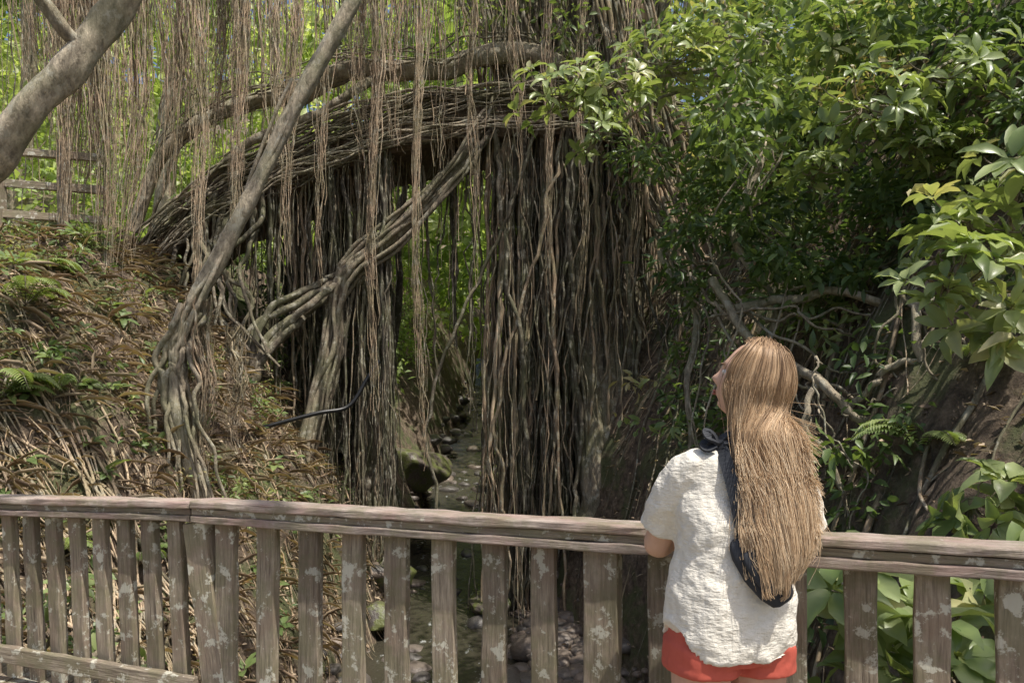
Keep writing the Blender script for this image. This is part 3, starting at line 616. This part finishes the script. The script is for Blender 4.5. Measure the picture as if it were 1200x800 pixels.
SL=np.array([.475,1.99,1.235]); SR=np.array([.765,2.065,1.24])
slv1=tube_mesh([(.52,2.0,1.245),(.475,2.0,1.225),(.44,2.045,1.15),(.42,2.085,1.07)],[.055,.06,.06,.064])
slv2=tube_mesh([(.71,2.05,1.25),(.765,2.07,1.225),(.81,2.09,1.15),(.83,2.11,1.06)],[.055,.06,.062,.066])
fuse('shirt',[shirt,slv1,slv2],M_shirt,.005,3,disp=[(.11,.03),(.045,.009)])
pel=loft([ring(.745,.162,.116),ring(.79,.168,.12),ring(.86,.155,.11),ring(.92,.14,.10)])
def leg_c(sg,z): c=ctr(z)+ldir*sg*.083; return c
legs=[loft([ring(zb_,.098,.11,24,leg_c(sg,zb_)),ring(.74,.094,.108,24,leg_c(sg,.74)),ring(.79,.09,.11,24,leg_c(sg,.79))]) for sg,zb_ in ((1,.715),(-1,.705))]
fuse('shorts',[pel]+legs,M_shorts,.006,3,disp=[(.06,.012)])
hipL=leg_c(1,.80);hipR=leg_c(-1,.80)
V=[(.585,1.985,.88),(.595,1.99,1.02),(.612,2.02,1.17),(.625,2.03,1.26),(.64,2.02,1.335),(.65,2.01,1.40)]
Rr=[(.13,.1),(.115,.09),(.13,.095),(.085,.07),.05,.05]
Eg=[(0,1),(1,2),(2,3),(3,4),(4,5)]
def addc(frm,pts,rads):
    last=frm
    for p_,r_ in zip(pts,rads):
        V.append(tuple(map(float,p_)));Rr.append(r_);Eg.append((last,len(V)-1));last=len(V)-1
    return last
for sg,hp in ((1,hipL),(-1,hipR)):
    k_=hp+np.array([0,.0,-.37]); a_=k_+np.array([0,-.03,-.36])
    addc(0,[hp,(hp+k_)/2,k_,k_*.6+a_*.4+np.array([0,-.015,0]),a_,a_+np.array([0,.02,-.03]),a_+fdir*.13+np.array([0,0,-.045])],[.09,.08,.055,.052,.034,.036,.028])
wr=[]
for sh,el,wri in ((SL,(.405,2.12,1.0),(.60,2.285,1.085)),(SR,(.825,2.17,1.03),(.70,2.25,1.09))):
    el=np.array(el);wri=np.array(wri)
    wr.append((addc(3,[sh,(sh+el)/2,el,el*.6+wri*.4,wri],[.05,.043,.042,.037,.025]),el,wri))
bodym=skinchain('b',V,Eg,Rr,None,2)
hm=[]
for (ix,el,wri),sg in zip(wr,(1,-1)):
    d=(wri-el);d[2]=0;d/=np.linalg.norm(d); side=np.array([-d[1],d[0],0])*sg
    hv=[tuple(wri)];hr=[(.022,.018)];he=[]
    pc=wri+d*.05+np.array([0,0,-.004]); hv.append(tuple(pc)); hr.append((.034,.017)); he.append((0,1))
    pe=wri+d*.075+np.array([0,0,-.006]); hv.append(tuple(pe)); hr.append((.033,.014)); he.append((1,2))
    hm.append(skinchain('h',hv,he,hr,None,2))
    for q,(o_,ln) in enumerate(((.028,.066),(.010,.074),(-.010,.069),(-.027,.054))):
        b0=wri+d*.07+side*o_; pts=[b0,b0+d*ln*.45+[0,0,.002],b0+d*ln*.75+[0,0,-.012],b0+d*ln*.92+[0,0,-.03]]
        hm.append(skinchain('f',[tuple(map(float,p_)) for p_ in pts],[(0,1),(1,2),(2,3)],[.0095,.009,.008,.007],None,2))
    b0=wri+d*.025+side*.02; pts=[b0,b0+d*.03+side*.025,b0+d*.06+side*.03+[0,0,-.008]]
    hm.append(skinchain('t',[tuple(map(float,p_)) for p_ in pts],[(0,1),(1,2)],[.013,.011,.009],None,2))
HC=np.array([.652,2.0,1.475]); yaw=math.radians(54); pit=math.radians(18)
Rz=np.array(Matrix.Rotation(yaw,3,'Z'));Rx=np.array(Matrix.Rotation(pit,3,'X')); HM=Rz@Rx
def headpts(u):
    ux,uy,uz=u.T
    x=.071*ux; y=.089*uy; z=.112*uz
    low=np.clip(-uz,0,1); x=x*(1-.38*low**1.6); y=np.where(uy>0,y*(1-.05*low),y*(1-.35*low**1.5))
    y=y+.02*low**1.3*np.clip(uy+.3,0,1)
    fr=np.clip(uy,0,1)**.5
    g=lambda cx,cz,sx,sz:np.exp(-((x-cx)/sx)**2-((z-cz)/sz)**2)
    y=y+fr*(.022*g(0,-.022,.010,.014)+.012*g(0,.0,.009,.025)+.008*g(0,-.052,.02,.006)+.008*g(0,-.062,.018,.006)+.012*g(0,-.09,.022,.014)-.012*g(.03,.006,.016,.012)-.012*g(-.03,.006,.016,.012)+.005*g(0,.03,.05,.01)-.006*g(0,-.074,.02,.006))
    return np.stack([x,y,z],-1)
def grid_head(nu=90,nv=70):
    rings=[]
    for i in range(1,nv):
        ph=math.pi*i/nv; t=np.linspace(0,2*math.pi,nu,endpoint=False); u=np.stack([np.sin(ph)*np.cos(t),np.sin(ph)*np.sin(t),np.full(nu,math.cos(ph))],-1)
        rings.append((headpts(u)@HM.T)+HC)
    return loft(rings)
ears=[]
for sg in (1,-1):
    rings=[]
    for i in range(1,9):
        ph=math.pi*i/9; rings.append([HC+HM@np.array([sg*.07+.009*math.cos(ph)*sg,-.005+.017*math.sin(ph)*math.cos(q),-.005+.031*math.sin(ph)*math.sin(q)]) for q in np.linspace(0,2*math.pi,14,endpoint=False)])
    ears.append(loft(rings))
fuse('body',[bodym,grid_head()]+ears+hm,M_skin,.0038,2)
def blob(name,c,r,mat):
    rings=[]
    for i in range(1,12):
        ph=math.pi*i/12; rings.append([HC+HM@(np.array(c)+np.array([r[0]*math.sin(ph)*math.cos(q),r[1]*math.sin(ph)*math.sin(q),r[2]*math.cos(ph)])) for q in np.linspace(0,2*math.pi,18,endpoint=False)])
    me=loft(rings); me.name=name; me.materials.append(mat); me.polygons.foreach_set('use_smooth',np.ones(len(me.polygons),dtype=bool)); ob=bpy.data.objects.new(name,me); COL.objects.link(ob); ob.parent=W
M_eye=simple('eye_white',(.8,.78,.75),.2); M_iris=simple('iris',(.08,.05,.03),.2); M_lip=simple('lips',(.5,.2,.17),.5); M_brow=simple('brow_hair',(.16,.1,.06),.8)
for sg in (1,-1):
    blob('eye',(sg*.03,.068,.006),(.012,.012,.009),M_eye); blob('iris',(sg*.03,.0765,.006),(.005,.004,.005),M_iris); blob('eyebrow',(sg*.031,.0835,.026),(.016,.003,.0028),M_brow)
blob('lip_upper',(0,.0925,-.053),(.019,.0045,.004),M_lip); blob('lip_lower',(0,.0925,-.0605),(.017,.0045,.0045),M_lip)
m,nt,o=newmat('blonde_hair'); M_hair=m
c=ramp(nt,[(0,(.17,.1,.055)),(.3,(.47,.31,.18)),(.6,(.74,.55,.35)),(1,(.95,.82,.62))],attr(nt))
p=nd(nt,'ShaderNodeBsdfPrincipled',Roughness=.5); nt.links.new(c,p.inputs['Base Color']); p.inputs['Specular IOR Level'].default_value=.5; nt.links.new(p.outputs[0],o.inputs[0])
def hairpath(s,rho,zend,n=30,part=0.):
    al=math.radians(120)*s
    def shell(a,zl,k=1.0):
        h=zl/.12; rr=math.sqrt(max(0.0,1-h*h))
        return HC+HM@np.array([math.sin(a)*.082*rr*k,-math.cos(a)*.103*rr*k,zl*(.98+.02*k)])
    y0=.062-.10*(1-abs(s))-.02+part*.03; k=.93+.07*rho
    p0=HC+HM@np.array([.0,y0,.119*math.sqrt(max(0,1-(y0/.103)**2))*k])
    pts=[p0,shell(al,.092,k),shell(al,.05,k),shell(al,.005,k),shell(al*.95,-.045,k*1.03)]
    def fall(z,a,b,cx,cy,rho):
        g=math.radians(105)*s
        return np.array([cx+a*rho*math.sin(g),cy-b*rho*math.cos(g),z])
    lv=[(1.34,.082,.062,.672,1.955),(1.25,.088,.052,.674,1.925),(1.15,.094,.045,.675,1.885),(1.05,.092,.042,.674,1.86),(.96,.066,.038,.668,1.85),(.88,.035,.03,.655,1.85)]
    for (z,a,b,cx,cy) in lv:
        if z<zend+.02: break
        pts.append(fall(z,a,b,cx,cy,rho))
    f=(np.interp(zend,[.88,.96,1.05,1.15],[.035,.066,.092,.094]))
    pts.append(fall(zend,f,.036,np.interp(zend,[.88,1.05],[.655,.674]),1.852 if zend<1.1 else 1.87,rho))
    return sm(pts,n)
hs=[]
for s_ in np.linspace(-1,1,70): hs.append(hairpath(s_,.9,1.0+.06*abs(s_),36))
hs=np.array(hs); i=np.arange(69)[:,None]*36+np.arange(35)[None]; F=np.stack([i,i+1,i+37,i+36],-1).reshape(-1,4)
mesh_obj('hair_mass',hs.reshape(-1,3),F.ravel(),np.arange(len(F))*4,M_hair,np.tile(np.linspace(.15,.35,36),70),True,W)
HT=Tubes()
for k in range(6500):
    s_=R.rand()*2-1; rho=.87+.19*R.rand(); lock=int((s_+1)*20); lt_=((lock*7919)%13)/13
    rho+=.04*math.sin(s_*37)+.04*(lt_-.5); ze=.92+.13*abs(s_+.1)**1.5+.12*R.rand()**2+.06*lt_+ (R.rand()<.25)*.2*R.rand()
    P=hairpath(s_,rho,ze,34,R.rand()-.5)
    f=np.linspace(0,1,34); ph=R.rand(3)*1.2+s_*5
    wv=((.006+.008*R.rand())*f**1.3)[:,None]
    P=P+np.stack([np.sin(f*14+ph[0]),np.sin(f*12+ph[1]),0*f],-1)*wv
    P[:,0]+=(lt_-.5)*.018*f**4+.005*(R.rand()-.5)
    if R.rand()<.05: P=P+R.randn(3)*np.array([.012,.012,.01])*f[:,None]+.003*R.randn(3)
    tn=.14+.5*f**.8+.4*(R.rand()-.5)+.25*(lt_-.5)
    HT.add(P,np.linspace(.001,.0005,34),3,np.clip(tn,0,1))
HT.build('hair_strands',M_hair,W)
def ribbon(name,pts,w,nrm,mat,n=40,th=.004):
    P=sm(pts,n); T_=np.gradient(P,axis=0);T_/=np.linalg.norm(T_,axis=1)[:,None]; rings=[]
    for p_,t_ in zip(P,T_):
        nn=np.array(nrm(p_),float); nn/=np.linalg.norm(nn); s_=np.cross(t_,nn); s_/=np.linalg.norm(s_); nn=np.cross(s_,t_)
        rings.append([p_+s_*w/2+nn*th,p_-s_*w/2+nn*th,p_-s_*w/2-nn*th,p_+s_*w/2-nn*th])
    me=loft(rings); me.name=name; me.materials.append(mat); ob=bpy.data.objects.new(name,me); COL.objects.link(ob); ob.parent=W; return ob
outw=lambda p_: (np.array(p_)-ctr(p_[2]))*[1,1,0]+[0,0,.02]
ribbon('bag_strap',[(.55,2.10,1.22),(.545,2.04,1.305),(.552,1.965,1.305),(.558,1.905,1.245),(.57,1.878,1.17),(.585,1.862,1.07),(.60,1.855,1.0)],.034,outw,M_black)
def pouch(name,c,w,h,t,ang,mat):
    rings=[]
    ca,sa=math.cos(ang),math.sin(ang); ax=np.array([ca,-.15,sa]); ay=np.array([-sa,0,ca]); az=np.array([.15*ca,1,0])
    for f,sx in ((-.5,.35),(-.46,.6),(-.3,.85),(0,1),(.3,.9),(.46,.65),(.5,.4)):
        rings.append([np.array(c)+ax*w*f+ay*h*.5*sx*math.copysign(abs(math.cos(q))**.6,math.cos(q))+az*t*.5*sx*math.copysign(abs(math.sin(q))**.6,math.sin(q)) for q in np.linspace(0,2*math.pi,24,endpoint=False)])
    me=loft(rings); me.name=name; me.materials.append(mat); me.polygons.foreach_set('use_smooth',np.ones(len(me.polygons),dtype=bool)); ob=bpy.data.objects.new(name,me); COL.objects.link(ob); ob.parent=W
pouch('bag_body',(.622,1.85,1.0),.19,.1,.045,-.95,M_black)
pouch('bag_pocket',(.618,1.826,1.0),.12,.06,.024,-.95,M_black)
for a0,l in ((2.3,.05),(.5,.045),(3.6,.045),(-.6,.04)):
    d=np.array([math.cos(a0),-.2,math.sin(a0)*.6]); c0=np.array([.548,1.965,1.314])
    ribbon('bow_loop',[c0,c0+d*l*.5+[0,0,.012],c0+d*l+[0,0,.008],c0+d*l*.9+[0,-.012,-.008],c0+d*l*.3+[0,-.012,-.005]],.022,lambda p_:(0,-.5,1),M_black,20,.003)
for sg,hp in ((1,hipL),(-1,hipR)):
    c0=hp+np.array([0,-.03,-.73]); rings=[]
    for z_ in (.003,.022): rings.append([np.array([c0[0],c0[1],0])+fdir*(.045+.125*math.cos(q))+ldir*.042*math.sin(q)*(1+.2*math.cos(q))+np.array([0,0,z_]) for q in np.linspace(0,2*math.pi,28,endpoint=False)])
    me=loft(rings); me.name='sandal'; me.materials.append(M_black); ob=bpy.data.objects.new('sandal',me); COL.objects.link(ob); ob.parent=W
# ------------------------------------------------------------ light, camera
w=bpy.data.worlds.new('World'); scene.world=w; w.use_nodes=True; nt=w.node_tree
sky=nt.nodes.new('ShaderNodeTexSky'); sky.sky_type='NISHITA'; sky.sun_disc=False; sky.dust_density=4; sky.air_density=1.0
sd=Vector((.40,-.34,1.1)).normalized()
sky.sun_elevation=math.asin(sd.z); sky.sun_rotation=math.atan2(sd.x,sd.y)
bgn=nt.nodes['Background']; nt.links.new(sky.outputs[0],bgn.inputs[0]); bgn.inputs[1].default_value=.15
L=bpy.data.lights.new('sun','SUN'); L.energy=5; L.angle=math.radians(.5); L.color=(1,.95,.86)
lo=bpy.data.objects.new('sun',L); COL.objects.link(lo); lo.rotation_euler=sd.to_track_quat('Z','Y').to_euler()
cam=bpy.data.cameras.new('camera'); co=bpy.data.objects.new('camera',cam); COL.objects.link(co)
co.location=(0,0,1.4); co.rotation_euler=(math.radians(90),0,0); cam.sensor_width=36; cam.lens=26; cam.shift_y=80/1200; cam.clip_end=500; cam.clip_start=.05
scene.camera=co
scene.view_settings.view_transform='Standard'; scene.view_settings.look='None'; scene.view_settings.exposure=0
